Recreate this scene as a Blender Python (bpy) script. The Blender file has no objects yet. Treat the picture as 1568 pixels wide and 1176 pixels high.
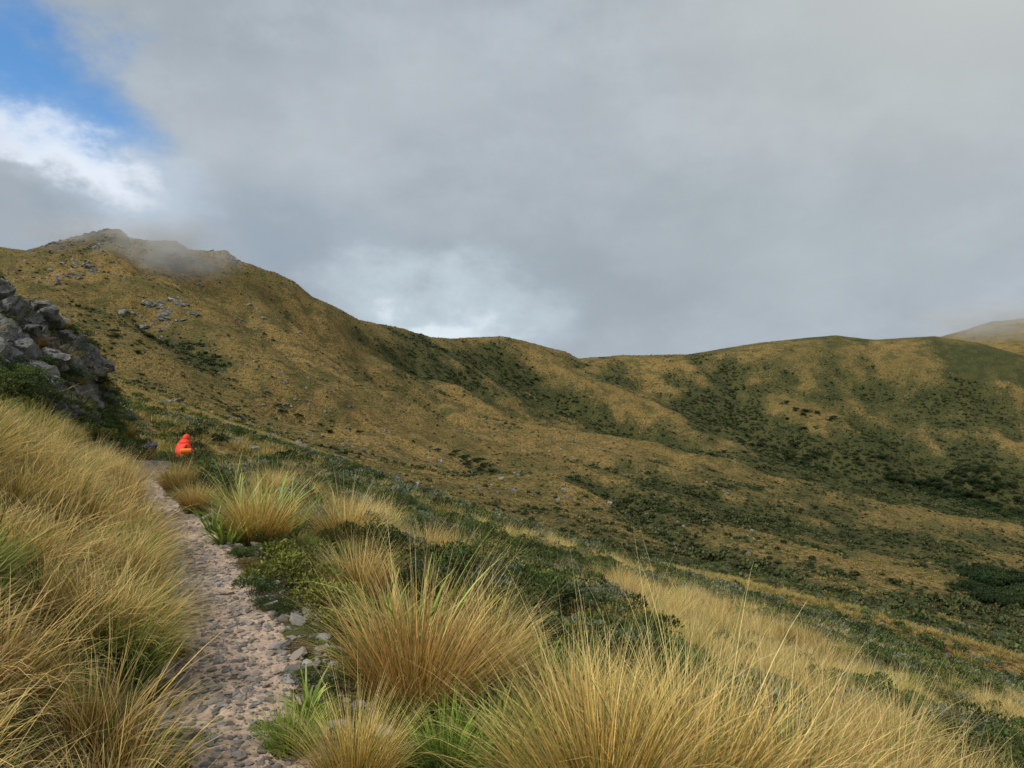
import bpy, math, random
import numpy as np
from mathutils import Vector, Quaternion, Matrix, Euler
R=np.random.RandomState
scene=bpy.context.scene
EYE=1.6; F=1132.0
# ------------------------------------------------------------ noise
_rs=R(7); PERM=_rs.permutation(512).astype(np.int64); VAL=_rs.rand(512)
def vnoise(x,y,seed=0):
    x=np.asarray(x,float);y=np.asarray(y,float)
    xi=np.floor(x).astype(np.int64); yi=np.floor(y).astype(np.int64)
    fx=x-xi; fy=y-yi; fx=fx*fx*fx*(fx*(fx*6-15)+10); fy=fy*fy*fy*(fy*(fy*6-15)+10)
    def h(a,b): return VAL[(PERM[(a+seed*31)&511]+b*17+PERM[(b+seed*13)&511])&511]
    a=h(xi,yi);b=h(xi+1,yi);c=h(xi,yi+1);d=h(xi+1,yi+1)
    return (a*(1-fx)+b*fx)*(1-fy)+(c*(1-fx)+d*fx)*fy
def fbm(x,y,o=4,seed=0):
    s=0;a=1;t=0
    for i in range(o):
        s=s+a*(vnoise(x,y,seed+i)-0.5)*2; t+=a; a*=.5; x=x*2.03+11.3; y=y*2.03+5.7
    return s/t
def sstep(a,b,x):
    t=np.clip((x-a)/(b-a),0,1); return t*t*(3-2*t)
# ------------------------------------------------------------ terrain survey: bearings x distance
COL=np.array([-1650,-700,-300,0,100,200,300,400,500,620,730,850,980,1100,1300,1568,1900,2400,3200],float)
RP=np.array([(-1650,300),(-700,330),(-300,372),(-100,380),(0,383),(40,388),(80,374),(110,365),(140,358),(165,351),(185,354),(200,366),(240,372),(270,373),(290,386),(320,388),(345,386),(365,401),(420,421),(450,434),(480,457),(520,474),(550,489),(600,500),(660,516),(700,519),(770,517),(800,522),(830,530),(865,538),(885,549),(950,545),(1050,543),(1100,535),(1160,525),(1280,513),(1340,520),(1430,515),(1500,525),(1568,545),(1900,590),(2400,600),(3200,600)],float)
Ed=[100,100,100,100,100,100,100,100,100,100,92,85,75,68,56,46,40,36,36]
Er=[380,440,500,560,578,600,630,662,697,742,785,830,858,882,930,1008,1090,1200,1300]
Cr=[370,430,490,545,565,590,622,655,695,748,800,852,888,915,970,1060,1150,1250,1350]
Dd=[200]*9+[190,190,195,200,200,190,180,170,160,160]
Dr=[350,400,460,520,540,570,602,640,672,712,727,733,757,800,855,905,960,1000,1000]
D2r=[345,395,450,510,528,556,590,630,664,714,737,747,772,810,858,898,930,960,960]
Hd=[420,420,420,420,425,430,440,450,480,560,620,680,710,720,700,650,620,600,600]
Fr=[335,380,430,480,495,520,545,572,610,650,668,674,688,706,745,800,850,880,880]
Gr=[325,360,410,450,462,482,510,540,582,622,642,655,674,695,728,776,800,820,820]
G2r=[315,350,395,420,418,428,450,480,530,562,575,590,604,608,622,662,700,720,720]
def rowH(px): return np.interp(px,RP[:,0],RP[:,1])
def layers(px):
    u=(px-784)/F
    L=[]
    for d in (3.,20.,40.):
        L.append((px*0+d, 588+EYE*F/d+0.31*(u+.5)*F, px*0+0.5))
    ed=np.interp(px,COL,Ed); hd=np.interp(px,COL,Hd); dd=np.interp(px,COL,Dd)
    I=lambda a:np.interp(px,COL,np.array(a,float))
    rt=sstep(500,900,px); rr_=sstep(950,1250,px)  # far-right weight: more scrub, plus cloud shadow painted in as darker green
    L.append((ed,I(Er),px*0+.06))
    L.append((ed*1.3,I(Cr),.36+.34*rt))
    L.append((np.sqrt(ed*1.3*dd),(I(Cr)+I(Dr))/2+4,.44+.40*rt))
    L.append((dd,I(Dr),.12+.06*rr_))
    L.append((dd*1.2,I(D2r),.42+.42*rt))
    L.append((hd*.58,I(Fr),.24+.10*rr_))
    L.append((hd*.70,I(Gr),.36+.40*rr_+.15*rt))
    L.append((hd*.85,I(G2r),.34+.16*rt))
    h=rowH(px)
    L.append((hd,h,.34+.12*rr_))  # right ridge darkened by greener cover, standing in for cloud shadow
    L.append((hd*1.2,h+30,px*0+.3))
    L.append((hd*1.6,h*0+640,px*0+.3))
    far=np.interp(px,[-2000,1200,1430,1500,1568,1700,2100,3200],[640,640,519,498,488,470,470,500])
    L.append((px*0+1600,far,px*0+.3))
    L.append((px*0+2600,far*0+640,px*0+.3))
    return [np.stack([np.broadcast_to(l[k],px.shape) for l in L]) for k in range(3)]
def polar(x,y):
    r=np.hypot(x,y)+1e-6; th=np.arctan2(x,y); lim=math.radians(65)
    a=np.abs(th); tc=np.where(a>lim, np.sign(th)*lim*(math.pi-a)/(math.pi-lim), th)
    return r, 784+F*np.tan(tc), r*np.cos(tc)
PATHY=np.array([-30,-3,0,1.5,3,3.7,5,6.5,8.5,10,12.3,15,18,23,30,60]);PATHX=np.array([12,1.0,-.1,-.5,-1.04,-1.36,-2.0,-2.75,-3.88,-4.95,-6.25,-7.35,-8.7,-11.0,-15,-32])
_py=np.linspace(-30,60,1801); _px=np.interp(_py,PATHY,PATHX)
k=np.hanning(31);k/=k.sum(); _px[15:-15]=np.convolve(_px,k,'same')[15:-15]
def lat(x,y):
    return (x-np.interp(y,_py,_px))*0.88
def table(x,y,carve=True):
    r,px,d=polar(x,y)
    D,Rw,V=layers(px); X=np.log(D); n=X.shape[0]
    lx=np.clip(np.log(np.maximum(d,1e-3)),X[0],X[-1])
    h=np.diff(X,axis=0); s=np.diff(Rw,axis=0)/h
    m=np.zeros_like(Rw); m[0]=s[0]; m[-1]=s[-1]
    p=s[:-1]*s[1:]; hm=np.where(p>0, 2*p/np.where(np.abs(s[:-1]+s[1:])<1e-9,1,s[:-1]+s[1:]),0); m[1:-1]=hm
    row=np.zeros_like(lx); veg_shade=np.zeros_like(lx)
    for i in range(n-1):
        q=(lx>=X[i])&(lx<=X[i+1]); t=(lx-X[i])/h[i]
        v=(2*t**3-3*t**2+1)*Rw[i]+(t**3-2*t**2+t)*h[i]*m[i]+(-2*t**3+3*t**2)*Rw[i+1]+(t**3-t**2)*h[i]*m[i+1]
        row=np.where(q,v,row); veg_shade=np.where(q,V[i]*(1-t)+V[i+1]*t,veg_shade)
    z=EYE+(588-row)/F*d
    hd=np.interp(px,COL,Hd)
    damp=1-.85*np.exp(-((np.log(np.maximum(d,1))-np.log(hd))/.09)**2)
    wx=x+14*fbm(x/90.,y/90.,2,71); wy=y+14*fbm(x/90.,y/90.,2,73)
    a=wx*.80-wy*.45; b=wx*.45+wy*.80
    g=fbm(a/190.,b/46.,4,3)
    rg=1-2*np.abs(fbm(a/230.+3,b/58.+7,3,9))
    amp=np.clip((d-70)*.040,0,13)
    z=z+amp*damp*(g*.8+.5*rg-.28)
    z=z+damp*np.clip(d*.006,0,2.3)*fbm(x/13,y/13,4,5)
    lf=sstep(620,200,px)*sstep(200,300,d)
    z=z+lf*(.4+.6*damp)*3.2*np.abs(fbm(x/22,y/22,4,15))
    veg_shade=veg_shade-.5*g*sstep(80,200,d)-.2*(rg-.4)*sstep(80,200,d)
    if carve and GUL:
        for (pts,dep,wd,vg) in GUL:
            best=np.full(x.shape,1e9)
            for (ax,ay),(bx,by) in zip(pts[:-1],pts[1:]):
                vx,vy=bx-ax,by-ay; t=np.clip(((x-ax)*vx+(y-ay)*vy)/(vx*vx+vy*vy),0,1)
                best=np.minimum(best,np.hypot(x-ax-t*vx,y-ay-t*vy))
            best=best*(1+.5*fbm(x/25,y/25,2,55)); e=np.exp(-(best/wd)**2)
            z=z-dep*damp*e; veg_shade=veg_shade+vg*e
    return z,veg_shade,r,d
GUL=[]
def find(px,row):
    ds=np.linspace(62,900,900); u=(px-784)/F; x=u*ds; z,_,_,_=table(x,ds,False); rw=588-(z-EYE)/ds*F
    rw=np.minimum.accumulate(rw); i=int(np.argmax(rw<=row)); return (x[i],ds[i])
_G=[]
for pts,dep,wd,vg in [([(735,532),(785,565),(835,592),(875,612),(960,650),(1050,690)],14,14,.5),
    ([(1095,622),(1160,655),(1240,690),(1330,715),(1440,738),(1568,775)],12,18,.7),
    ([(1330,650),(1390,690),(1440,740)],7,13,.6),
    ([(930,742),(1000,775),(1060,815),(1130,850)],7,11,.5),
    ([(215,470),(290,520),(380,575),(480,640)],8,13,.3),
    ([(420,450),(480,505),(560,560),(640,610),(700,640)],8,14,.2),
    ([(1110,560),(1125,600),(1150,640)],8,13,.3),([(1450,540),(1500,600),(1560,650)],8,16,.3),
    ([(560,520),(640,560),(730,600),(800,640)],8,13,.2),([(950,560),(1010,600),(1080,640)],8,13,.2),([(300,420),(370,470),(430,520)],7,11,.2)]:
    _G.append(([find(*p) for p in pts],dep,wd,vg))
GUL=_G
def height(x,y,full=False):
    x=np.asarray(x,float);y=np.asarray(y,float)
    zt,veg_shade,r,d=table(x,y)
    s=lat(x,y)
    gy=np.exp(-((y-14.8)/2.8)**2)
    k=.5+1.3*gy; Hc=.8+4*gy
    l=np.maximum(-s-.30,0)
    left=Hc*(1-np.exp(-k*l/Hc))+.3*l
    rr=np.maximum(s-.32,0); right=-0.33*(np.sqrt(rr*rr+.25)-.5)-.03*rr
    zn=np.where(s<0,left,right)
    off=sstep(.25,.7,np.abs(s))
    zn=zn+off*(.12*fbm(x/.9,y/.9,3,2)+.2*fbm(x/3,y/3,3,8))+.045*fbm(x/.45,y/.45,3,4)
    zn=zn+off*gy*(s<0)*1.0*fbm(x/1.3,y/1.3,4,31)
    w=sstep(14,34,r)
    z=zn*(1-w)+zt*w
    z=z-.75*sstep(15,21,y)*sstep(36,26,y)*sstep(5,1,np.abs(s))
    if full: return z,veg_shade,s,r,d
    return z
def vegmask(x,y,veg_shade,d):
    n=fbm(x/14.,y/14.,4,41)*.5+fbm(x/3.5,y/3.5,3,45)*.25+fbm(x/60.,y/60.,3,47)*.4
    return np.clip(veg_shade+n,0,1)
# ------------------------------------------------------------ node helpers
def newmat(name):
    m=bpy.data.materials.new(name); m.use_nodes=True; nt=m.node_tree; nt.nodes.clear(); return m,nt
class N:
    def __init__(s,nt): s.nt=nt
    def node(s,t,**kw):
        n=s.nt.nodes.new(t)
        for k,v in kw.items(): setattr(n,k,v)
        return n
    def put(s,sock,v):
        if isinstance(v,bpy.types.NodeSocket): s.nt.links.new(v,sock)
        elif v is not None: sock.default_value=v
    def m(s,op,a,b=None,c=None,clamp=False):
        n=s.node('ShaderNodeMath',operation=op); n.use_clamp=clamp
        s.put(n.inputs[0],a)
        if b is not None: s.put(n.inputs[1],b)
        if c is not None: s.put(n.inputs[2],c)
        return n.outputs[0]
    def mix(s,f,a,b,bt='MIX'):
        n=s.node('ShaderNodeMix',data_type='RGBA',blend_type=bt); n.clamp_factor=True
        s.put(n.inputs[0],f)
        s.put(n.inputs[6],a if isinstance(a,bpy.types.NodeSocket) else (*a,1)); s.put(n.inputs[7],b if isinstance(b,bpy.types.NodeSocket) else (*b,1))
        return n.outputs[2]
    def noise(s,vec,scale,det=4,rough=.55,dist=0):
        n=s.node('ShaderNodeTexNoise'); s.put(n.inputs['Vector'],vec); n.inputs['Scale'].default_value=scale
        n.inputs['Detail'].default_value=det; n.inputs['Roughness'].default_value=rough; n.inputs['Distortion'].default_value=dist
        return n.outputs['Fac']
    def ss(s,v,a,b,lo=0,hi=1):
        n=s.node('ShaderNodeMapRange',interpolation_type='SMOOTHSTEP'); s.put(n.inputs[0],v)
        for i,q in zip((1,2,3,4),(a,b,lo,hi)): n.inputs[i].default_value=q
        return n.outputs[0]
    def attr(s,name):
        return s.node('ShaderNodeAttribute',attribute_name=name)
    def out(s,sh):
        o=s.node('ShaderNodeOutputMaterial'); s.nt.links.new(sh,o.inputs['Surface'])
# ------------------------------------------------------------ mesh helper
def mesh_np(name,V,Fc,cols=None,smooth=False,mat=None,attrs=None):
    V=np.asarray(V,np.float32); Fc=np.asarray(Fc,np.int32)
    me=bpy.data.meshes.new(name); me.vertices.add(len(V)); me.vertices.foreach_set('co',V.ravel())
    nf,k=Fc.shape
    me.loops.add(nf*k); me.loops.foreach_set('vertex_index',Fc.ravel())
    me.polygons.add(nf); me.polygons.foreach_set('loop_start',np.arange(0,nf*k,k,dtype=np.int32))
    me.update(calc_edges=True); me.validate()
    if cols is not None:
        a=me.color_attributes.new('Col','FLOAT_COLOR','POINT')
        c=np.ones((len(V),4),np.float32); c[:,:3]=cols; a.data.foreach_set('color',c.ravel())
    if attrs:
        for k2,v in attrs.items():
            a=me.attributes.new(k2,'FLOAT','POINT'); a.data.foreach_set('value',np.asarray(v,np.float32))
    me.polygons.foreach_set('use_smooth',np.full(len(me.polygons),smooth))
    if mat: me.materials.append(mat)
    return me
def link(name,me,parent=None):
    o=bpy.data.objects.new(name,me); scene.collection.objects.link(o)
    if parent: o.parent=parent
    return o
# ------------------------------------------------------------ materials
def foliage_mat(name,trans=.15,var=.4,rough=.6,patch=.5,tint=(.55,.85,.5),hv=.05):
    m,nt=newmat(name); n=N(nt)
    c=n.attr('Col').outputs['Color']; oi=n.node('ShaderNodeObjectInfo')
    pn=n.noise(oi.outputs['Location'],.09,3,.6); pn2=n.noise(oi.outputs['Location'],.7,2,.6)
    f=n.m('MULTIPLY',n.m('ADD',n.ss(pn,.45,.62),n.ss(pn2,.52,.7)),patch*.5)
    c=n.mix(f,c,n.mix(1.0,c,tint,'MULTIPLY'))
    hsv=n.node('ShaderNodeHueSaturation'); n.put(hsv.inputs['Color'],c)
    n.put(hsv.inputs['Value'],n.m('MULTIPLY_ADD',oi.outputs['Random'],var,1-var*.5))
    n.put(hsv.inputs['Hue'],n.m('MULTIPLY_ADD',n.m('FRACT',n.m('MULTIPLY',oi.outputs['Random'],7.31)),hv,.5-hv*.35))
    p=n.node('ShaderNodeBsdfPrincipled'); n.put(p.inputs['Base Color'],hsv.outputs[0]); p.inputs['Roughness'].default_value=rough
    p.inputs['Specular IOR Level'].default_value=.2
    t=n.node('ShaderNodeBsdfTranslucent'); n.put(t.inputs['Color'],hsv.outputs[0])
    mx=n.node('ShaderNodeMixShader'); mx.inputs[0].default_value=trans
    nt.links.new(p.outputs[0],mx.inputs[1]); nt.links.new(t.outputs[0],mx.inputs[2]); n.out(mx.outputs[0]); return m
M_grass=foliage_mat('tussock_blades',.18,.40,patch=.8,hv=.018,tint=(.62,.85,.55)); M_leaf=foliage_mat('shrub_leaves',.1,.6,patch=.3,tint=(.8,.9,.8)); M_flax=foliage_mat('flax_leaves',.2,.3,.4,patch=.2)
def rock_mat(name,c1,c2,scale=1.0,lich=.4,lc=(.30,.30,.24),moss=.75):
    m,nt=newmat(name); n=N(nt)
    g=n.node('ShaderNodeTexCoord').outputs['Object']; oi=n.node('ShaderNodeObjectInfo')
    a=n.noise(g,3*scale,6,.7); b=n.noise(g,9*scale,6,.7)
    c=n.mix(n.ss(a,.38,.62),c1,c2)
    c=n.mix(n.m('MULTIPLY',n.ss(b,.5,.6),lich),c,lc)
    c=n.mix(n.ss(n.noise(g,1.7*scale,5,.65),.48,.6,0,moss),c,(.06,.062,.028))
    h=n.node('ShaderNodeHueSaturation'); n.put(h.inputs['Color'],c); n.put(h.inputs['Value'],n.m('MULTIPLY_ADD',oi.outputs['Random'],.8,.6))
    n.put(h.inputs['Saturation'],n.m('MULTIPLY_ADD',n.m('FRACT',n.m('MULTIPLY',oi.outputs['Random'],9.7)),1.2,.3))
    p=n.node('ShaderNodeBsdfPrincipled'); n.put(p.inputs['Base Color'],h.outputs[0]); p.inputs['Roughness'].default_value=.85
    bp=n.node('ShaderNodeBump'); bp.inputs['Strength'].default_value=.9; bp.inputs['Distance'].default_value=.08/scale
    n.put(bp.inputs['Height'],n.m('ADD',b,a)); n.put(p.inputs['Normal'],bp.outputs[0]); n.out(p.outputs[0]); return m
M_rock=rock_mat('grey_schist',(.12,.12,.125),(.26,.255,.25)); M_stone=rock_mat('path_stones',(.46,.37,.295),(.34,.34,.335),6,.2,(.56,.52,.46),.15)
def simple(name,c,rough=.7,sc=40):
    m,nt=newmat(name); n=N(nt); g=n.node('ShaderNodeTexCoord').outputs['Object']
    q=n.noise(g,sc,3); cc=n.mix(q,tuple(x*.75 for x in c),tuple(min(1,x*1.2) for x in c))
    p=n.node('ShaderNodeBsdfPrincipled'); n.put(p.inputs['Base Color'],cc); p.inputs['Roughness'].default_value=rough; n.out(p.outputs[0]); return m
# terrain material
M_ter,nt=newmat('tussock_hillside'); n=N(nt)
pos=n.node('ShaderNodeNewGeometry').outputs['Position']
veg_shade=n.attr('veg_shade').outputs['Fac']; pth=n.attr('path').outputs['Fac']; rk=n.attr('rock').outputs['Fac']; nearA=n.attr('near').outputs['Fac']
big=n.noise(pos,.012,5,.6); mid=n.noise(pos,.10,5,.65); sm=n.noise(pos,.7,4,.7); tus=n.noise(pos,2.4,3,.6); fine=n.noise(pos,22,5,.7)
gold=n.mix(n.ss(big,.40,.62),(.38,.255,.09),(.26,.19,.068))
gold=n.mix(n.ss(mid,.45,.62),gold,(.165,.142,.050))
gold=n.mix(n.ss(sm,.50,.66,0,.8),gold,(.10,.10,.035))
vn=n.m('ADD',veg_shade,n.m('MULTIPLY',n.m('SUBTRACT',sm,.5),1.1))
green=n.mix(n.ss(mid,.4,.6),(.085,.098,.036),(.05,.067,.026))
green=n.mix(n.ss(tus,.5,.7,0,.6),green,(.145,.138,.056))
c=n.mix(n.ss(vn,.34,.74,0,.92),gold,green)  # green is vegetation, and also the painted cloud shadow on the right hills
c=n.mix(n.ss(tus,.34,.52,.85,0),c,(.042,.038,.016))
rn=n.m('ADD',rk,n.m('MULTIPLY',n.m('SUBTRACT',n.noise(pos,.35,5,.7),.5),1.4))
c=n.mix(n.ss(rn,.5,.58,0,.85),c,n.mix(fine,(.08,.082,.085),(.23,.225,.22)))
soil=n.mix(fine,(.04,.032,.016),(.12,.09,.045)); soil=n.mix(n.ss(n.noise(pos,1.8,4),.45,.6),soil,(.075,.085,.027))
c=n.mix(nearA,c,soil)
dirt=n.mix(n.ss(fine,.35,.65),(.38,.275,.20),(.60,.45,.34)); dirt=n.mix(n.ss(n.noise(pos,2.3,5,.65),.48,.66,0,.65),dirt,(.29,.235,.18))
dirt=n.mix(n.ss(n.noise(pos,9,4,.7),.58,.70,0,.6),dirt,(.17,.135,.10))
pm=n.m('ADD',pth,n.m('MULTIPLY',n.m('SUBTRACT',n.noise(pos,4,6,.7),.5),1.3))
c=n.mix(n.ss(pm,.36,.5),c,dirt)
p=n.node('ShaderNodeBsdfPrincipled'); n.put(p.inputs['Base Color'],c); p.inputs['Roughness'].default_value=.95; p.inputs['Specular IOR Level'].default_value=.1
b1=n.node('ShaderNodeBump'); b1.inputs['Strength'].default_value=1.0; b1.inputs['Distance'].default_value=1.5
n.put(b1.inputs['Height'],n.m('MULTIPLY',n.m('SUBTRACT',1.0,nearA),n.m('ADD',n.m('MULTIPLY',sm,1.3),n.m('MULTIPLY',tus,.6))))
b2=n.node('ShaderNodeBump'); b2.inputs['Strength'].default_value=.8; b2.inputs['Distance'].default_value=.035; n.put(b2.inputs['Height'],fine); n.put(b2.inputs['Normal'],b1.outputs[0])
n.put(p.inputs['Normal'],b2.outputs[0]); n.out(p.outputs[0])
# ------------------------------------------------------------ terrain mesh
th=np.concatenate([np.radians(np.linspace(-180,-50,60,endpoint=False)),np.radians(np.linspace(-50,50,900,endpoint=False)),np.radians(np.linspace(50,180,60,endpoint=False))])
rr=np.exp(np.concatenate([np.linspace(math.log(.25),math.log(1.6),12,endpoint=False),np.linspace(math.log(1.6),math.log(120),330,endpoint=False),np.linspace(math.log(120),math.log(800),260,endpoint=False),np.linspace(math.log(800),math.log(6000),40)]))
TH,RR=np.meshgrid(th,rr); X=(RR*np.sin(TH)).ravel(); Y=(RR*np.cos(TH)).ravel()
Z,VG,S,RD,DD=height(X,Y,True)
VM=np.clip(VG+fbm(X/14,Y/14,4,41)*.4+fbm(X/60,Y/60,3,47)*.4,0,1)
pm=sstep(.48,.20,np.abs(S))*sstep(24,16,RD)
steep=np.exp(-((Y-14.8)/2.6)**2)*sstep(.3,.7,-S)*sstep(6,4,-S)*(RD<30)
pxc=784+F*X/np.maximum(Y,1e-3)
rockm=np.clip(steep*.75+ .70*sstep(200,300,DD)*sstep(560,200,pxc)*(Y>0)*(fbm(X/30,Y/30,3,77)*.6+.5) ,0,1)
nearm=sstep(22,10,RD)
nc=len(th); nr=len(rr)
i,j=np.meshgrid(np.arange(nr-1),np.arange(nc),indexing='ij'); a=i*nc+j; b=i*nc+(j+1)%nc
FC=np.stack([a,b,b+nc,a+nc],-1).reshape(-1,4)
Vt=np.stack([X,Y,Z],1)
me=mesh_np('mountain_terrain',Vt,FC[:,::-1],None,True,M_ter,{'veg_shade':VM,'path':pm,'rock':rockm,'near':nearm})
link('mountain_terrain',me)
# ------------------------------------------------------------ plant prototypes
def tuft(seed,nb,L,rb,w,spread,droop,segs=5,cb=(.10,.085,.025),cm=(.36,.22,.05),ct=(.52,.40,.17),green=.15,lean=0.,wr=1.0,gcol=(.15,.19,.035)):
    rs=R(seed); ph=rs.rand(nb)*2*math.pi; q=np.sqrt(rs.rand(nb))
    bx=rb*q*np.cos(ph); by=rb*q*np.sin(ph)
    ph2=ph+rs.randn(nb)*.5; t0=spread*(q*.8+.25*rs.rand(nb))+.05*rs.randn(nb)
    ln=L*(.45+.55*rs.rand(nb))*(1.0-.15*q); dr=droop*(.35+1.2*rs.rand(nb)**1.5)
    t=np.linspace(0,1,segs+1)
    ang=t0[:,None]+dr[:,None]*t[None,:]**1.7
    st=ln[:,None]/segs
    hx=np.concatenate([np.zeros((nb,1)),np.cumsum(np.sin(ang[:,:-1])*st,1)],1); hz=np.concatenate([np.zeros((nb,1)),np.cumsum(np.cos(ang[:,:-1])*st,1)],1)
    cx=bx[:,None]+hx*np.cos(ph2)[:,None]+lean*(hz**2); cy=by[:,None]+hx*np.sin(ph2)[:,None]; cz=hz-.03
    wa=ph2+math.pi/2+rs.randn(nb)*.7; ww=w*(.6+.8*rs.rand(nb))[:,None]*np.maximum(1-t**1.6,.08)[None,:]*.5
    ox=np.cos(wa)[:,None]*ww; oy=np.sin(wa)[:,None]*ww
    P=np.stack([np.stack([cx-ox,cy-oy,cz],-1),np.stack([cx+ox,cy+oy,cz],-1)],2)
    m=segs+1; base=np.arange(nb)[:,None]*m*2+np.arange(segs)[None,:]*2
    f=np.stack([base,base+1,base+3,base+2],-1).reshape(-1,4)
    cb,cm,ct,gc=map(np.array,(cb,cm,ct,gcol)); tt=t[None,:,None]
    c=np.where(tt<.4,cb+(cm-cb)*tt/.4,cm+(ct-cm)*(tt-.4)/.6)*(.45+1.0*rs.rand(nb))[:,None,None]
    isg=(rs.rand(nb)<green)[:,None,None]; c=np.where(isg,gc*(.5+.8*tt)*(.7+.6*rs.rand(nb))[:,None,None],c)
    c=np.repeat(c[:,:,None,:],2,2)
    return P.reshape(-1,3),f,c.reshape(-1,3)
def leaves(seed,nl,rad,hgt,ls,c1,c2,branch=0,lw=.45,flat=.0,shell=.55):
    rs=R(seed)
    nsub=11; sc=np.stack([rs.randn(nsub)*.5*rad,rs.randn(nsub)*.5*rad,hgt*(.25+.5*rs.rand(nsub))],1); sr=rad*(.25+.3*rs.rand(nsub))
    k=rs.randint(0,nsub,nl); d=rs.randn(nl,3); d/=np.linalg.norm(d,axis=1)[:,None]; d[:,2]=np.abs(d[:,2])*1.0-.25
    rr_=sr[k]*(shell+(1-shell)*rs.rand(nl)); P=sc[k]+d*rr_[:,None]*np.array([1,1,hgt/rad*.8]); P[:,2]=np.maximum(P[:,2],.01)
    ax=d*.8+rs.randn(nl,3)*.55; ax[:,2]+=.5; ax/=np.linalg.norm(ax,axis=1)[:,None]
    sd=np.cross(ax,rs.randn(nl,3)); sd/=np.linalg.norm(sd,axis=1)[:,None]+1e-6
    l=ls*(.6+.8*rs.rand(nl))[:,None]
    q=np.stack([P,P+ax*l*.5+sd*l*lw*.5,P+ax*l,P+ax*l*.5-sd*l*lw*.5],1)
    f=np.arange(nl*4).reshape(-1,4)
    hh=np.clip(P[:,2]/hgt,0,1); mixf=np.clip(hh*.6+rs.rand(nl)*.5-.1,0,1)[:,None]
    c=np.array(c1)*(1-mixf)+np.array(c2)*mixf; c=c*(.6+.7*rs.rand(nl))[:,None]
    return q.reshape(-1,3),f,np.repeat(c,4,0)
def merge(parts):
    V=[];Fq=[];C=[];o=0
    for v,f,c in parts: V.append(v);Fq.append(f+o);C.append(c);o+=len(v)
    return np.concatenate(V),np.concatenate(Fq),np.concatenate(C)
def stems(seed,nb,L,w,c=(.06,.04,.03),spread=.6):
    return tuft(seed,nb,L,.05,w,spread,.3,4,c,c,c,0)
def rockgeo(seed,sub=3,flat=.7,planes=14,ns=.06):
    import bmesh
    bm=bmesh.new(); bmesh.ops.create_icosphere(bm,subdivisions=sub,radius=1); rs=R(seed)
    V=np.array([v.co[:] for v in bm.verts]); Fq=np.array([[v.index for v in f.verts] for f in bm.faces]); bm.free()
    for _ in range(planes):
        nn=rs.randn(3); nn/=np.linalg.norm(nn); dd=.35+.35*rs.rand(); q=V@nn-dd; V=V-np.maximum(q,0)[:,None]*nn
    V=V+ns*np.stack([fbm(V[:,0]*3+k*7,V[:,1]*3+V[:,2]*4,3,k) for k in range(3)],1)
    V=V*np.array([1,.6+.4*rs.rand(),flat*(.6+.5*rs.rand())]); return V,Fq
def coll(name,meshes):
    c=bpy.data.collections.new(name)
    for i,me in enumerate(meshes):
        o=bpy.data.objects.new('%s_%02d'%(name,i),me); c.objects.link(o)
    return c
def scatter(name,cl,x,y,z,rot,scl,idx):
    n=len(x); me=bpy.data.meshes.new(name); me.vertices.add(n); me.vertices.foreach_set('co',np.stack([x,y,z],1).astype(np.float32).ravel())
    a=me.attributes.new('rot','FLOAT_VECTOR','POINT'); a.data.foreach_set('vector',rot.astype(np.float32).ravel())
    a=me.attributes.new('scl','FLOAT_VECTOR','POINT'); a.data.foreach_set('vector',scl.astype(np.float32).ravel())
    a=me.attributes.new('idx','INT','POINT'); a.data.foreach_set('value',idx.astype(np.int32))
    o=link(name,me); g=bpy.data.node_groups.new(name+'_instances','GeometryNodeTree')
    g.interface.new_socket('Geometry',in_out='INPUT',socket_type='NodeSocketGeometry'); g.interface.new_socket('Geometry',in_out='OUTPUT',socket_type='NodeSocketGeometry')
    nd=g.nodes; gi=nd.new('NodeGroupInput'); go=nd.new('NodeGroupOutput'); ip=nd.new('GeometryNodeInstanceOnPoints'); ci=nd.new('GeometryNodeCollectionInfo')
    ci.inputs['Collection'].default_value=cl; ci.inputs['Separate Children'].default_value=True; ci.inputs['Reset Children'].default_value=True
    ip.inputs['Pick Instance'].default_value=True
    def na(nm,t):
        q=nd.new('GeometryNodeInputNamedAttribute'); q.data_type=t; q.inputs['Name'].default_value=nm; return q.outputs['Attribute']
    er=nd.new('FunctionNodeEulerToRotation'); L=g.links.new
    L(na('rot','FLOAT_VECTOR'),er.inputs[0]); L(er.outputs[0],ip.inputs['Rotation']); L(na('scl','FLOAT_VECTOR'),ip.inputs['Scale']); L(na('idx','INT'),ip.inputs['Instance Index'])
    L(gi.outputs[0],ip.inputs['Points']); L(ci.outputs[0],ip.inputs['Instance']); L(ip.outputs[0],go.inputs[0])
    md=o.modifiers.new('instances','NODES'); md.node_group=g
    return o
def rots(n,rs,lean=0.,ldir=0.,jit=.08):
    out=np.zeros((n,3))
    sp=rs.rand(n)*2*math.pi; le=lean+rs.randn(n)*jit; la=ldir+rs.randn(n)*.4
    for i in range(n):
        ax=Vector((-math.sin(la[i]),math.cos(la[i]),0))
        qd=Quaternion(ax,le[i])@Quaternion((0,0,1),sp[i]); out[i]=qd.to_euler()[:]
    return out
def iso(s,n_=None): return np.repeat(np.asarray(s)[:,None],3,1)
def fan(rs,n,r0,r1,amin=-44,amax=44,p=1.0):
    a=np.radians(amin+(amax-amin)*rs.rand(n)); u=rs.rand(n)
    r=(r0**(p+1)+(r1**(p+1)-r0**(p+1))*u)**(1/(p+1)) if abs(p+1)>1e-6 else r0*(r1/r0)**u
    return r*np.sin(a),r*np.cos(a)
G1=dict(cb=(.085,.06,.015),cm=(.45,.265,.055),ct=(.70,.52,.20))
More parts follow.
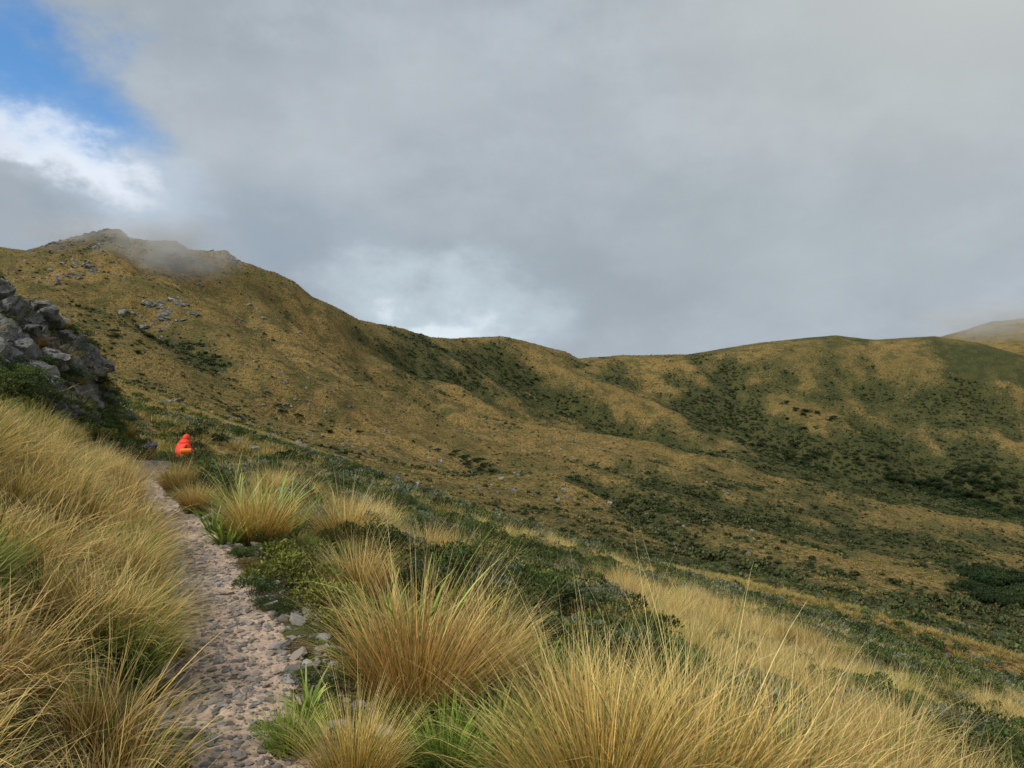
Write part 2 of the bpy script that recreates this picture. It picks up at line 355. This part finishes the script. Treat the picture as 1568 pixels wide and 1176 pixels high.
near_tus=[mesh_np('tussock',*merge([tuft(s,400,.8,.12,.0062,.75,1.3,6,green=.2,**G1),tuft(s+50,50,1.1,.10,.0038,.45,.8,6,green=0,cb=(.3,.2,.08),cm=(.55,.38,.15),ct=(.75,.58,.30))]),mat=M_grass) for s in (1,2,3,4)]
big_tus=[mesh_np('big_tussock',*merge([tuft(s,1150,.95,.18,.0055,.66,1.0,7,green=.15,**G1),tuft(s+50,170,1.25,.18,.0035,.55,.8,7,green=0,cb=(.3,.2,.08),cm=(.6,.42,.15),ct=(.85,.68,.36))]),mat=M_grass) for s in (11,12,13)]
fine_gr=[mesh_np('bank_grass',*tuft(s,200,.62,.15,.0048,.8,1.5,5,cb=(.12,.08,.022),cm=(.50,.315,.08),ct=(.76,.57,.26),green=.14),mat=M_grass) for s in (21,22,23,24)]
green_gr=[mesh_np('green_grass',*tuft(s,170,.46,.12,.007,.8,1.1,4,cb=(.05,.065,.015),cm=(.16,.21,.035),ct=(.36,.37,.08),green=.4),mat=M_grass) for s in (31,32)]
C_near=coll('proto_tussock',near_tus); C_bank=coll('proto_bank',fine_gr+green_gr)
mid_tus=[mesh_np('mid_tussock',*tuft(s,60,.72,.2,.02,.8,1.2,3,green=.15,cb=(.07,.055,.016),cm=(.38,.245,.066),ct=(.56,.41,.165)),mat=M_grass) for s in (41,42,43)]
C_mid=coll('proto_mid',mid_tus)
far_tus=[mesh_np('far_tussock',*tuft(s,14,.75,.3,.11,.75,1.0,2,green=.14,cb=(.06,.05,.018),cm=(.30,.202,.066),ct=(.44,.32,.125)),mat=M_grass) for s in (51,52,53)]
C_far=coll('proto_far',far_tus)
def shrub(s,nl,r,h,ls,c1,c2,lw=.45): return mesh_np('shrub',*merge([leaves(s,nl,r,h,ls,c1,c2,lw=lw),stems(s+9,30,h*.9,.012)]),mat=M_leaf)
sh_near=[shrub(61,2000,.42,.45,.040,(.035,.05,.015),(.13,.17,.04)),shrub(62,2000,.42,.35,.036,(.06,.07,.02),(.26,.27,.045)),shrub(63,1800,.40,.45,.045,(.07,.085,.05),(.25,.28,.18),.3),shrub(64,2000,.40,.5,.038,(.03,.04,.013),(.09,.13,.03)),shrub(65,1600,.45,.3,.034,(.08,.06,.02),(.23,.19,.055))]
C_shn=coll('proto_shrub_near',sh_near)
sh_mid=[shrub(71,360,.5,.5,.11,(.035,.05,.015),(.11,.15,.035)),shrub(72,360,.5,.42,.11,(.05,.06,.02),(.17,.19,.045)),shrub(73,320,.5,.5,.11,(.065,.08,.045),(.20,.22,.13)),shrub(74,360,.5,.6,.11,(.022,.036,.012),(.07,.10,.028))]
C_shm=coll('proto_shrub_mid',sh_mid)
sh_far=[mesh_np('far_shrub',*leaves(81+i,90,.6,.6,.35,c1,c2,lw=.8),mat=M_leaf) for i,(c1,c2) in enumerate([((.035,.05,.02),(.11,.125,.042)),((.05,.06,.024),(.16,.16,.058)),((.03,.042,.017),(.08,.098,.034))])]
C_shf=coll('proto_shrub_far',sh_far)
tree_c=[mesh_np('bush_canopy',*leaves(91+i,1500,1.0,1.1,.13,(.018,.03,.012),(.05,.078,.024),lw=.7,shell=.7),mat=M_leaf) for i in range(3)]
C_tree=coll('proto_canopy',tree_c)
rocks=[]
for s in range(6):
    v,f=rockgeo(s+100,4,.9,18,.16); rocks.append(mesh_np('rock',v,f,None,False,M_rock))
C_rock=coll('proto_rock',rocks)
stones=[]
for s in range(7):
    v,f=rockgeo(s+200,2,.6,9); stones.append(mesh_np('stone',v,f,None,False,M_stone))
C_stone=coll('proto_stone',stones)
rs=R(5)
def put(name,cl,x,y,size,sv,nidx,lean=0,ldir=0,jit=.1,dz=0,idx=None,zs=1.0,seed=1):
    q=R(seed); n_=len(x); z=height(x,y)+dz; s=size*(1-sv+2*sv*q.rand(n_)); sc=iso(s); sc[:,2]*=zs
    if idx is None: idx=q.randint(0,nidx,n_)
    return scatter(name,cl,x,y,z,rots(n_,q,lean,ldir,jit),sc,idx)
def patch(x,y): return fbm(x/2.8+40,y/2.8,3,66)+.22*np.exp(-((lat(x,y)-5.5)/3.2)**2)-.04+.55*np.exp(-((x-5.2)/2.6)**2-((y-6.9)/2.8)**2)
x,y=fan(rs,4000,3.6,27,-42,46,.8); s=lat(x,y); r=np.hypot(x,y); m=patch(x,y)
g=(s>.85)&(m<-.02)&~((s<2.3)&(r<7.5))&~((s<1.9)&(r<16)); x1,y1=x[g],y[g]
put('tussock_grass_slope',C_near,x1,y1,.72,.45,4,.12,0.3,.14,seed=2)
x,y=fan(rs,4800,1.9,26,-44,48,.5); s=lat(x,y); m=patch(x,y); g=(s>.40)&((s>.8)|(rs.rand(len(x))<.3))&((m<.06)|(rs.rand(len(x))<.2)); x1,y1=x[g],y[g]
idx=np.where(rs.rand(len(x1))<.30,rs.randint(0,4,len(x1)),rs.randint(4,6,len(x1)))
put('mixed_ground_grass',C_bank,x1,y1,.46,.45,6,.15,.3,.25,idx=idx,seed=3)
# left bank grass
x,y=fan(rs,3900,1.5,22,-62,-5,.4); s=lat(x,y); m=fbm(x/1.1,y/1.1,3,140)
g=(s<-.42+.08*m)&(s>-7)&~((y>11.0)&(y<19)&(s>-5)&(rs.rand(len(x))<.9))&(m>-.3); x1,y1,m1=x[g],y[g],m[g]
idx=np.where((rs.rand(len(x1))<.90)&(m1>-.18),rs.randint(0,4,len(x1)),rs.randint(4,6,len(x1)))
put('bank_grass',C_bank,x1,y1,.80,.42,6,.28,-.25,.22,idx=idx,seed=4)
# near shrubs
x,y=fan(rs,5800,4.5,30,-40,46,.7); s=lat(x,y); r=np.hypot(x,y); m=patch(x,y)
g=(s>.9)&(m>-.05)&~((s<2.6)&(r<5))&~((s<1.8)&(y<11)); x1,y1=x[g],y[g]
put('alpine_shrubs',C_shn,x1,y1,.72,.5,5,0,0,.12,idx=np.array([0,0,1,2,3,3,4])[rs.randint(0,7,len(x1))],seed=5)
# left outcrop
x=-6.6-rs.rand(900)*8; y=11.2+rs.rand(900)*7.5; s=lat(x,y); g=(s<-.3)&(s>-5.5)&((fbm(x/1.0,y/1.0,3,90)>.08)|((s>-1.5)&(rs.rand(900)<.8))); x1,y1=x[g],y[g]
put('outcrop_shrubs',C_shn,x1,y1,.56,.5,5,.2,0,.2,dz=.04,idx=np.array([0,3,3,3,1,2,0])[rs.randint(0,7,len(x1))],seed=6)
x=-7.0-rs.rand(1300)*7; y=12.+rs.rand(1300)*6; s=lat(x,y); g=(s<-1.0)&(s>-4.8)&(fbm(x/1.0,y/1.0,3,90)<.14); x1,y1=x[g],y[g]; q=R(7); n_=len(x1)
scatter('outcrop_rocks',C_rock,x1,y1,height(x1,y1)+.14,rots(n_,q,.4,0,.7),iso(.14+.50*q.rand(n_)**1.8),q.randint(0,6,n_))
x=-8.4-rs.rand(260)*6; y=12.3+rs.rand(260)*5.5; s=lat(x,y); g=(s<-2.6)|(rs.rand(260)<.2); put('outcrop_top_grass',C_near,x[g],y[g],.60,.35,4,.1,0,.2,dz=.12,seed=17)
# mid
x,y=fan(rs,27000,22,125,-46,46,.9); z,v,s,r,d=height(x,y,True); vm=vegmask(x,y,v,d)
g=(s>.5)|(r>26); g&=(rs.rand(len(x))<1.1-vm*1.35); put('hillside_tussock_grass',C_mid,x[g],y[g],.85,.35,3,.1,.2,.12,seed=8)
x,y=fan(rs,22000,22,130,-46,46,.9); z,v,s,r,d=height(x,y,True); vm=vegmask(x,y,v,d)
g=((s>.6)|(r>30))&(rs.rand(len(x))<(vm-.20)*1.8); put('hillside_shrubs',C_shm,x[g],y[g],.8,.5,4,0,0,.1,seed=9)
# far
x,y=fan(rs,130000,120,760,-46,46,.5); z,v,s,r,d=height(x,y,True); vm=vegmask(x,y,v,d)
g=(rs.rand(len(x))<1.05-vm*1.3); put('distant_tussock_grass',C_far,x[g],y[g],.95,.4,3,0,0,.1,seed=10)
x,y=fan(rs,130000,110,720,-46,46,.4); z,v,s,r,d=height(x,y,True); vm=vegmask(x,y,v,d)
g=(rs.rand(len(x))<np.clip(vm-.34,0,1)*1.8+.03); vmx=vm[g]; q=R(11); n_=int(g.sum()); sz=(.40+1.0*q.rand(n_)**2.2)*(.8+1.1*np.clip(vmx-.6,0,1)*2)
scatter('distant_shrubs',C_shf,x[g],y[g],z[g]-.1,rots(n_,q,0,0,.1),iso(sz),np.array([0,1,1,2])[q.randint(0,4,n_)])
# native bush pockets in the gullies
bx_=[];by_=[];bs_=[]
q=R(33)
for (px,row,nn_,rad,sz) in [(1228,684,34,9,3.2),(1400,722,36,12,3.4),(1450,735,70,15,4.0),(1520,760,70,17,3.8),(1568,790,60,17,3.8),(1060,688,34,12,2.6),(1170,690,22,14,2.2),(1350,705,26,12,2.4),
      (1530,885,60,5,2.4),(1560,900,70,6,2.7),(1590,930,60,7,2.7),(1545,925,40,5,2.2),(1480,870,12,5,1.5),(1240,640,16,10,2.4),(1110,630,16,10,2.4),(840,605,20,12,1.8),(790,570,16,10,1.8),(700,700,12,5,1.4),(745,715,12,5,1.4),(215,520,14,8,1.5),(500,640,12,6,1.3)]:
    cx,cy=find(px,row); u=np.array([cx,cy])/math.hypot(cx,cy); v=np.array([u[1],-u[0]])
    a=q.randn(nn_)*rad*1.1; b=q.randn(nn_)*rad*.9
    bx_.append(cx+v[0]*a+u[0]*b); by_.append(cy+v[1]*a+u[1]*b); bs_.append(sz*(.4+.8*q.rand(nn_)))
bx_=np.concatenate(bx_);by_=np.concatenate(by_);bs_=np.concatenate(bs_)
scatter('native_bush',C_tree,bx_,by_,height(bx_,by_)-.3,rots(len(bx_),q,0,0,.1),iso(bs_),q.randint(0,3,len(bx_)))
# rocks on the left peak and hillside, half sunk in the slope
x,y=fan(rs,6000,60,460,-38,20,.7); n1=fbm(x/25,y/25,3,120); g=(n1>.12)&(rs.rand(len(x))<.5)
put('hillside_rocks',C_rock,x[g],y[g],.95,.7,6,0,0,.3,dz=-.2,seed=12)
bx_=[];by_=[];bs_=[]
for (px,row,nn_,rad,sz) in [(250,465,40,7,4.2),(225,462,20,5,3.8),(95,425,22,7,4.2),(130,405,24,7,3.8),(75,435,12,6,3.4),(375,470,14,6,2.8),(320,392,26,7,3.0),(165,372,20,8,3.2),(60,400,12,9,3.0),(455,552,12,4,1.8),(520,568,12,4,1.8),(430,580,12,4,1.8),(195,482,10,4,2.2),(590,545,8,4,1.5),(600,620,8,4,1.4),(1020,770,12,3,1.1)]:
    cx,cy=find(px,row); bx_.append(cx+q.randn(nn_)*rad); by_.append(cy+q.randn(nn_)*rad*1.5); bs_.append(sz*(.3+.8*q.rand(nn_)**1.3))
bx_=np.concatenate(bx_);by_=np.concatenate(by_);bs_=np.concatenate(bs_)
scatter('peak_rock_outcrop',C_rock,bx_,by_,height(bx_,by_)-.30*bs_,rots(len(bx_),q,.2,0,.5),iso(bs_)*np.array([1.2,1,.8]),q.randint(0,6,len(bx_)))
x,y=fan(rs,900,7,60,-30,44,.9); s=lat(x,y); g=(s>1.5)&(rs.rand(len(x))<.22); put('slope_rocks',C_rock,x[g],y[g],.36,.5,6,0,0,.3,seed=13)
# path stones
NS=13000; yy=1.2+15*rs.rand(NS)**1.4; off=rs.randn(NS)*.27; xx=np.interp(yy,_py,_px)+off/.88; g=np.abs(off)<.6
sz=.006+.034*rs.rand(NS)**3.6; q=R(14); xx,yy,sz=xx[g],yy[g],sz[g]; n_=len(xx)
scatter('path_gravel',C_stone,xx,yy,height(xx,yy)+.003,rots(n_,q,0,0,.3),iso(sz),q.randint(0,7,n_))
nn=420; yy=2+10*rs.rand(nn); off=np.where(rs.rand(nn)<.75,.28+.42*rs.rand(nn),-.22-.16*rs.rand(nn)); xx=np.interp(yy,_py,_px)+off/.88; q=R(15)
scatter('path_edge_rocks',C_stone,xx,yy,height(xx,yy)+.005,rots(nn,q,0,0,.3),iso(.025+.085*q.rand(nn)**2.4),q.randint(0,7,nn))
nn=700; yy=2.2+10*rs.rand(nn); off=np.where(rs.rand(nn)<.68,.34+.7*rs.rand(nn)**1.2,-.28-.12*rs.rand(nn)); xx=np.interp(yy,_py,_px)+off/.88; q=R(16)
scatter('path_edge_herbs',C_shn,xx,yy,height(xx,yy)-.01,rots(nn,q,0,0,.2),iso(.08+.24*q.rand(nn)**2)*np.array([1,1,.7]),np.array([0,1,1,3,4])[q.randint(0,5,nn)])
# low shrubs and mossy herbs between the foreground tussocks
nn=260; xx=-.9+4.6*rs.rand(nn); yy=3.0+3.4*rs.rand(nn); g=(lat(xx,yy)>.8)&(fbm(xx/.7,yy/.7,2,150)>-.05); xx,yy=xx[g],yy[g]; q=R(19); nn=len(xx)
scatter('foreground_herbs',C_shn,xx,yy,height(xx,yy)-.01,rots(nn,q,0,0,.2),iso(.22+.40*q.rand(nn)),np.array([0,1,1,3,2])[q.randint(0,5,nn)])
# ------------------------------------------------------------ individual foreground plants
def H1(x,y): return float(height(np.array([x]),np.array([y]))[0])
tl=[(-.52,3.95,1.10,0),(-.62,2.9,.52,1),(.38,3.1,1.15,1),(.78,3.25,1.3,2),(1.25,3.4,1.15,0),(1.75,3.3,.85,1),(2.15,3.5,.7,2),(-.20,4.8,.85,1),(1.0,4.6,.85,0),(2.5,5.2,.7,2),(.35,4.2,.75,0),(-2.65,7.7,1.0,0),(-1.9,8.4,.95,1),(-1.3,6.3,.8,2),
 (-4.15,7.8,.7,2),(-4.5,8.4,.75,1),(-4.8,8.8,.7,0),(-5.3,9.6,.65,2),(-5.8,10.2,.65,0),(-4.0,9.3,.6,2),(-6.6,11.0,.55,1),(-4.9,10.8,.7,0)]
for i,(a,b,sz,k) in enumerate(tl):
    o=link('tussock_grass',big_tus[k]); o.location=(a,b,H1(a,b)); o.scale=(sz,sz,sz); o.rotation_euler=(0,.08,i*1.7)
gb=mesh_np('green_clump',*tuft(501,420,.62,.16,.008,.7,1.0,6,cb=(.05,.07,.015),cm=(.17,.25,.035),ct=(.42,.46,.10),green=.5,gcol=(.17,.26,.035)),mat=M_grass)
for i,(a,b,sz) in enumerate([(-.08,3.45,1.0),(.0,3.1,.75),(-.30,3.3,.7),(-.95,3.2,.5),(1.55,3.9,.8),(-1.6,1.9,.6),(-2.5,3.2,.8),(-.9,5.2,.8),(.2,5.0,.9)]):
    o=link('green_grass_clump',gb); o.location=(a,b,H1(a,b)); o.scale=(sz,)*3; o.rotation_euler=(0,0,i*1.1)
def flax(seed,nb=46,L=.8,w=.034):
    return mesh_np('flax',*tuft(seed,nb,L,.07,w,.75,1.1,7,cb=(.09,.13,.03),cm=(.18,.27,.045),ct=(.38,.43,.10),green=.0),mat=M_flax)
fm=[flax(301),flax(302,34,.9,.028),flax(303,40,.65,.04)]
for i,(a,b,sz,k) in enumerate([(-.80,4.4,1.1,0),(-.62,4.6,1.2,1),(-3.0,8.3,1.15,0),(-3.35,9.1,1.15,2),(-2.85,7.4,.9,2),(-3.9,10.4,1.1,1),(-3.1,9.6,1.2,0),(-2.55,3.5,.6,1),(-4.4,6.0,.8,0),(-1.0,3.6,.45,2),(-3.2,7.9,.7,1),(-2.6,8.6,1.1,1),(1.6,4.4,.8,1)]):
    o=link('mountain_flax',fm[k]); o.location=(a,b,H1(a,b)); o.scale=(sz,)*3; o.rotation_euler=(0,0,i*2.1)
for i,(a,b,sz,k) in enumerate([(-1.75,6.1,.9,1),(-2.1,6.9,.9,1),(-1.45,5.5,.7,1),(-1.9,5.5,.4,0),(-2.6,9.9,1.0,2),(-2.2,10.8,1.1,2),(-3.6,12.5,1.2,2),(-9.45,21.2,1.35,3),(-9.95,21.6,1.15,0),(-8.9,21.2,1.1,3),(-10.5,22.0,.9,0),(-2.3,7.2,.5,3),(-1.2,4.9,.5,1),(-.9,4.2,.35,1),(-1.0,3.3,.3,1)]):
    o=link('leafy_shrub',sh_near[k]); o.location=(a,b,H1(a,b)); o.scale=(sz,)*3; o.rotation_euler=(0,0,i*1.3)
tw=mesh_np('dead_twigs',*tuft(401,16,.85,.05,.011,.5,.4,6,cb=(.035,.02,.015),cm=(.05,.03,.02),ct=(.06,.03,.02),green=0),mat=M_leaf)
for a,b,sz in ((-.5,4.6,1.3),(-2.6,3.6,.8),(-9.6,20.5,.9)):
    o=link('dead_twigs',tw); o.location=(a,b,H1(a,b)); o.scale=(sz,)*3
# ------------------------------------------------------------ hikers
M_red=simple('red_jacket',(.80,.045,.012)); M_or=simple('orange_pack_fabric',(.85,.20,.01)); M_navy=simple('navy_fabric',(.02,.03,.07)); M_tr=simple('grey_trousers',(.04,.042,.05)); M_skin=simple('skin',(.55,.33,.23),.5); M_hair=simple('hair',(.05,.03,.02)); M_boot=simple('boots',(.06,.04,.03))
def skinmesh(name,J,E,mats,fn,root=0,lev=2):
    me=bpy.data.meshes.new(name); me.from_pydata([j[:3] for j in J],E,[]); o=bpy.data.objects.new(name,me); scene.collection.objects.link(o)
    o.modifiers.new('Skin','SKIN'); sk=me.skin_vertices[0].data
    for i,j in enumerate(J):
        r=j[3]; sk[i].radius=(r,r) if not isinstance(r,tuple) else r; sk[i].use_root=(i==root)
    ms=o.modifiers.new('s','SUBSURF'); ms.levels=lev; ms.render_levels=lev
    dg=bpy.context.evaluated_depsgraph_get(); m2=bpy.data.meshes.new_from_object(o.evaluated_get(dg)); bpy.data.objects.remove(o)
    m2.materials.clear()
    for m in mats: m2.materials.append(m)
    for p in m2.polygons: p.material_index=fn(p.center); p.use_smooth=True
    return m2
def hiker(jacket,loc,rz,pack=None,sc=1.0):
    root=bpy.data.objects.new('seated_hiker',None); scene.collection.objects.link(root)
    J=[(0,0,.14,.15),(.05,0,.34,.145),(.14,0,.52,.16),(.20,0,.62,.10),(.24,0,.69,.06),(.28,0,.77,.055)]
    E=[(0,1),(1,2),(2,3),(3,4),(4,5)]
    for s in (-1,1):
        b=len(J); J+=[(.18,s*.17,.58,.085),(.22,s*.26,.36,.06),(.42,s*.17,.40,.038),(.50,s*.13,.43,.03)]
        E+=[(2,b),(b,b+1),(b+1,b+2),(b+2,b+3)]
        b=len(J); J+=[(.03,s*.11,.14,.10),(.42,s*.17,.46,.072),(.50,s*.15,.22,.052),(.52,s*.14,.08,.045),(.66,s*.15,.045,.04)]
        E+=[(0,b),(b,b+1),(b+1,b+2),(b+2,b+3),(b+3,b+4)]
    def fn(c):
        if c.z<.1 and c.x>.42: return 2
        if c.z<.17 or (c.x>.30 and c.z<.56 and not (abs(c.y)<.30 and c.z>.36 and c.x<.34)) and not (c.x>.4 and c.z>.53): return 1
        return 0
    link('body',skinmesh('body',J,E,[jacket,M_tr,M_boot],fn),root)
    import bmesh
    def ball(name,c,rad,mat,shape=None):
        bm=bmesh.new(); bmesh.ops.create_icosphere(bm,subdivisions=3,radius=1)
        for v in bm.verts:
            p=v.co.copy()
            if shape: p=shape(p)
            v.co=Vector((p.x*rad[0]+c[0],p.y*rad[1]+c[1],p.z*rad[2]+c[2]))
        me=bpy.data.meshes.new(name); bm.to_mesh(me); bm.free(); me.materials.append(mat)
        for p in me.polygons: p.use_smooth=True
        return link(name,me,root)
    def face(p):
        if p.x>.8 and abs(p.y)<.22 and -.35<p.z<.05: p.x+=.22
        if p.x>.6 and .05<p.z<.3 and .2<abs(p.y)<.55: p.x-=.1
        if p.z<-.4: p.y*=.8; p.x*=.95
        return p
    ball('head',(.33,0,.77),(.095,.075,.115),M_skin,face)
    for s in (-1,1): ball('eye',(.415,s*.03,.785),(.009,.011,.008),M_hair); ball('ear',(.325,s*.077,.77),(.02,.012,.03),M_skin)
    ball('mouth',(.417,0,.715),(.008,.024,.006),simple('lips',(.4,.12,.1)))
    def hood(p):
        if p.x>.35: p.x=.35+(p.x-.35)*.2
        if p.z<-.5: p.x*=1.15; p.y*=1.25
        return p
    ball('hood',(.305,0,.765),(.135,.125,.15),jacket,hood)
    ball('hood_collar',(.22,0,.64),(.14,.20,.13),jacket)
    for s in (-1,1):
        ball('palm',(.53,s*.125,.435),(.05,.042,.018),M_skin)
        for k in range(4):
            yy_=s*.125+(k-1.5)*.021; L_=(.062,.075,.08,.068)[k]
            Jf=[(.55,yy_,.437,.010),(.585,yy_,.437,.009),(.585+L_*.45,yy_,.42,.0085),(.585+L_*.6,yy_,.395,.007)]
            link('finger_%d'%k,skinmesh('finger',Jf,[(0,1),(1,2),(2,3)],[M_skin],lambda c:0,0,1),root)
        Jt=[(.51,s*.095,.435,.012),(.54,s*.07,.43,.011),(.57,s*.065,.42,.009)]
        link('thumb',skinmesh('thumb',Jt,[(0,1),(1,2)],[M_skin],lambda c:0,0,1),root)
    root.location=loc; root.rotation_euler=(0,0,rz); root.scale=(sc,)*3
    return root
def backpack(name,mat,loc,rz,tilt=.1):
    root=bpy.data.objects.new(name,None); scene.collection.objects.link(root)
    import bmesh
    def bx(nm,c,s,mt,bev=.05):
        bm=bmesh.new(); bmesh.ops.create_cube(bm,size=1)
        for v in bm.verts: v.co=Vector((v.co.x*s[0]*(1-.15*(v.co.z>0)),v.co.y*s[1],v.co.z*s[2]))
        bmesh.ops.bevel(bm,geom=bm.edges[:],offset=bev,segments=4,affect='EDGES',profile=.6)
        for v in bm.verts: v.co+=Vector(c)
        me=bpy.data.meshes.new(nm); bm.to_mesh(me); bm.free(); me.materials.append(mt)
        for p in me.polygons: p.use_smooth=True
        link(nm,me,root)
    bx('pack_body',(0,0,.25),(.24,.32,.48),mat,.07); bx('lid',(0,0,.52),(.26,.33,.12),mat,.05); bx('front_pocket',(.15,0,.2),(.10,.24,.26),mat,.04)
    bx('strap_left',(-.14,.09,.28),(.03,.05,.4),M_tr,.012); bx('strap_right',(-.14,-.09,.28),(.03,.05,.4),M_tr,.012)
    root.location=loc; root.rotation_euler=(0,tilt,rz); return root
hx,hy=-10.35,23.0
hiker(M_red,(hx,hy,H1(hx,hy)+.04),math.radians(70))
backpack('orange_backpack',M_or,(hx+.34,hy-.3,H1(hx+.34,hy-.3)+.02),-1.2)
backpack('navy_backpack',M_navy,(hx-.85,hy-.1,H1(hx-.85,hy-.1)+.02),-1.0,.4)
# ------------------------------------------------------------ mist on the tops
def mistcloud(name,px,row,d,rx,ry,rz,dens,seed):
    import bmesh
    bm=bmesh.new(); bmesh.ops.create_icosphere(bm,subdivisions=3,radius=1); me=bpy.data.meshes.new(name); bm.to_mesh(me); bm.free()
    m,nt=newmat(name+'_vapour'); n=N(nt); tc=n.node('ShaderNodeTexCoord').outputs['Object']
    ln=n.node('ShaderNodeVectorMath',operation='LENGTH'); n.put(ln.inputs[0],tc)
    mp=n.node('ShaderNodeMapping'); mp.inputs['Location'].default_value=(seed,seed*2,0); mp.inputs['Scale'].default_value=(1.6,1.6,1.1); n.put(mp.inputs[0],tc)
    q=n.noise(mp.outputs[0],1.5,4,.6)
    dn=n.m('MULTIPLY',n.m('MULTIPLY',n.ss(ln.outputs[1],1.0,.2),n.ss(q,.36,.62)),dens)
    vs=n.node('ShaderNodeVolumePrincipled'); vs.inputs['Color'].default_value=(1,1,1,1); n.put(vs.inputs['Density'],dn)
    o=n.node('ShaderNodeOutputMaterial'); nt.links.new(vs.outputs[0],o.inputs['Volume'])
    me.materials.append(m); ob=link(name,me); ob.location=((px-784)/F*d,d,EYE+(588-row)/F*d); ob.scale=(rx,ry,rz); return ob
mistcloud('mist_cloud',262,382,396,50,30,24,.05,1.0)
mistcloud('mist_cloud',130,356,412,50,30,12,.04,3.0)
mistcloud('mist_cloud',1530,492,1300,190,120,45,.014,6.0)
# ------------------------------------------------------------ world
w=bpy.data.worlds.new('World'); scene.world=w; w.use_nodes=True; nt=w.node_tree; nt.nodes.clear(); n=N(nt)
SUN=Vector((-.56,-.40,.72)).normalized(); el=math.asin(SUN.z); az=math.atan2(SUN.x,SUN.y)
sky=n.node('ShaderNodeTexSky',sky_type='NISHITA'); sky.sun_disc=False; sky.sun_elevation=el; sky.sun_rotation=az
dirv=n.node('ShaderNodeTexCoord').outputs['Generated']
sp=n.node('ShaderNodeSeparateXYZ'); n.put(sp.inputs[0],dirv)
deg=57.29578
azn=n.m('MULTIPLY',n.m('ARCTAN2',sp.outputs[0],sp.outputs[1]),deg); eln=n.m('MULTIPLY',n.m('ARCSINE',sp.outputs[2]),deg)
mp=n.node('ShaderNodeMapping'); mp.inputs['Scale'].default_value=(1,1,1.7); n.put(mp.inputs[0],dirv)
w1=n.noise(mp.outputs[0],4,6,.6); mp2=n.node('ShaderNodeMapping'); mp2.inputs['Location'].default_value=(5,3,2); mp2.inputs['Scale'].default_value=(1,1,1.5); n.put(mp2.inputs[0],dirv)
w2=n.noise(mp2.outputs[0],5,6,.6)
azw=n.m('ADD',azn,n.m('MULTIPLY',n.m('SUBTRACT',w1,.5),22)); elw=n.m('ADD',eln,n.m('MULTIPLY',n.m('SUBTRACT',w2,.5),15))
def blob(a0,e0,sa,se,rot=0):
    dx=n.m('SUBTRACT',azw,a0); dy=n.m('SUBTRACT',elw,e0); c,s=math.cos(math.radians(rot)),math.sin(math.radians(rot))
    u=n.m('ADD',n.m('MULTIPLY',dx,c/sa),n.m('MULTIPLY',dy,s/sa)); v=n.m('ADD',n.m('MULTIPLY',dx,-s/se),n.m('MULTIPLY',dy,c/se))
    return n.m('EXPONENT',n.m('MULTIPLY',n.m('ADD',n.m('MULTIPLY',u,u),n.m('MULTIPLY',v,v)),-1))
soft=n.noise(mp.outputs[0],2.2,5,.5); det=n.noise(mp2.outputs[0],8,7,.6)
base=n.mix(n.ss(soft,.3,.7),(.335,.385,.435),(.45,.50,.545))
base=n.mix(n.ss(det,.38,.7,0,.4),base,(.53,.59,.64))
base=n.mix(n.m('MULTIPLY',n.ss(azn,0,35),n.ss(eln,6,28)),base,(.53,.56,.555))
base=n.mix(n.m('MULTIPLY',blob(-20,9.5,16,4.5),.75),base,(.28,.35,.43))
base=n.mix(n.m('MULTIPLY',blob(12,9,18,5),.5),base,(.33,.39,.43))
base=n.mix(n.m('MULTIPLY',n.ss(eln,5,-1),.4),base,(.47,.53,.58))
base=n.mix(n.ss(blob(-5.5,6.0,9,4),.15,1.0,0,.75),base,(.56,.66,.73))
base=n.mix(n.ss(blob(-5.5,5.0,5,2.4),.35,1.0,0,.9),base,(.74,.82,.88))
base=n.mix(n.ss(blob(-31,14.5,11,4,-24),.15,.8,0,.55),base,(.56,.65,.77))
base=n.mix(n.ss(blob(-34,15.2,8,2.4,-20),.3,.95,0,.85),base,(.82,.88,.97))
hole=n.ss(blob(-34,19.6,8.2,4.4,-15),.20,1.0,0,.9)
b1=n.node('ShaderNodeBackground'); n.put(b1.inputs[0],base); b1.inputs[1].default_value=1.03
b2=n.node('ShaderNodeBackground'); n.put(b2.inputs[0],n.mix(1.0,sky.outputs[0],(.5,1.0,1.4),'MULTIPLY')); b2.inputs[1].default_value=.12
mx=n.node('ShaderNodeMixShader'); n.put(mx.inputs[0],hole); nt.links.new(b1.outputs[0],mx.inputs[1]); nt.links.new(b2.outputs[0],mx.inputs[2])
o=n.node('ShaderNodeOutputWorld'); nt.links.new(mx.outputs[0],o.inputs[0])
sd=bpy.data.lights.new('sun','SUN'); sd.energy=3.3; sd.angle=math.radians(7); sd.color=(1,.945,.86)
so=link('sun',sd); so.rotation_euler=SUN.to_track_quat('Z','Y').to_euler()
# ------------------------------------------------------------ camera
cd=bpy.data.cameras.new('camera'); cd.lens=26; cd.sensor_width=36; cd.clip_start=.05; cd.clip_end=9000
co=link('camera',cd); co.location=(0,0,EYE); co.rotation_euler=(math.radians(90),0,0); scene.camera=co
scene.view_settings.view_transform='Standard'; scene.view_settings.look='None'; scene.view_settings.exposure=0
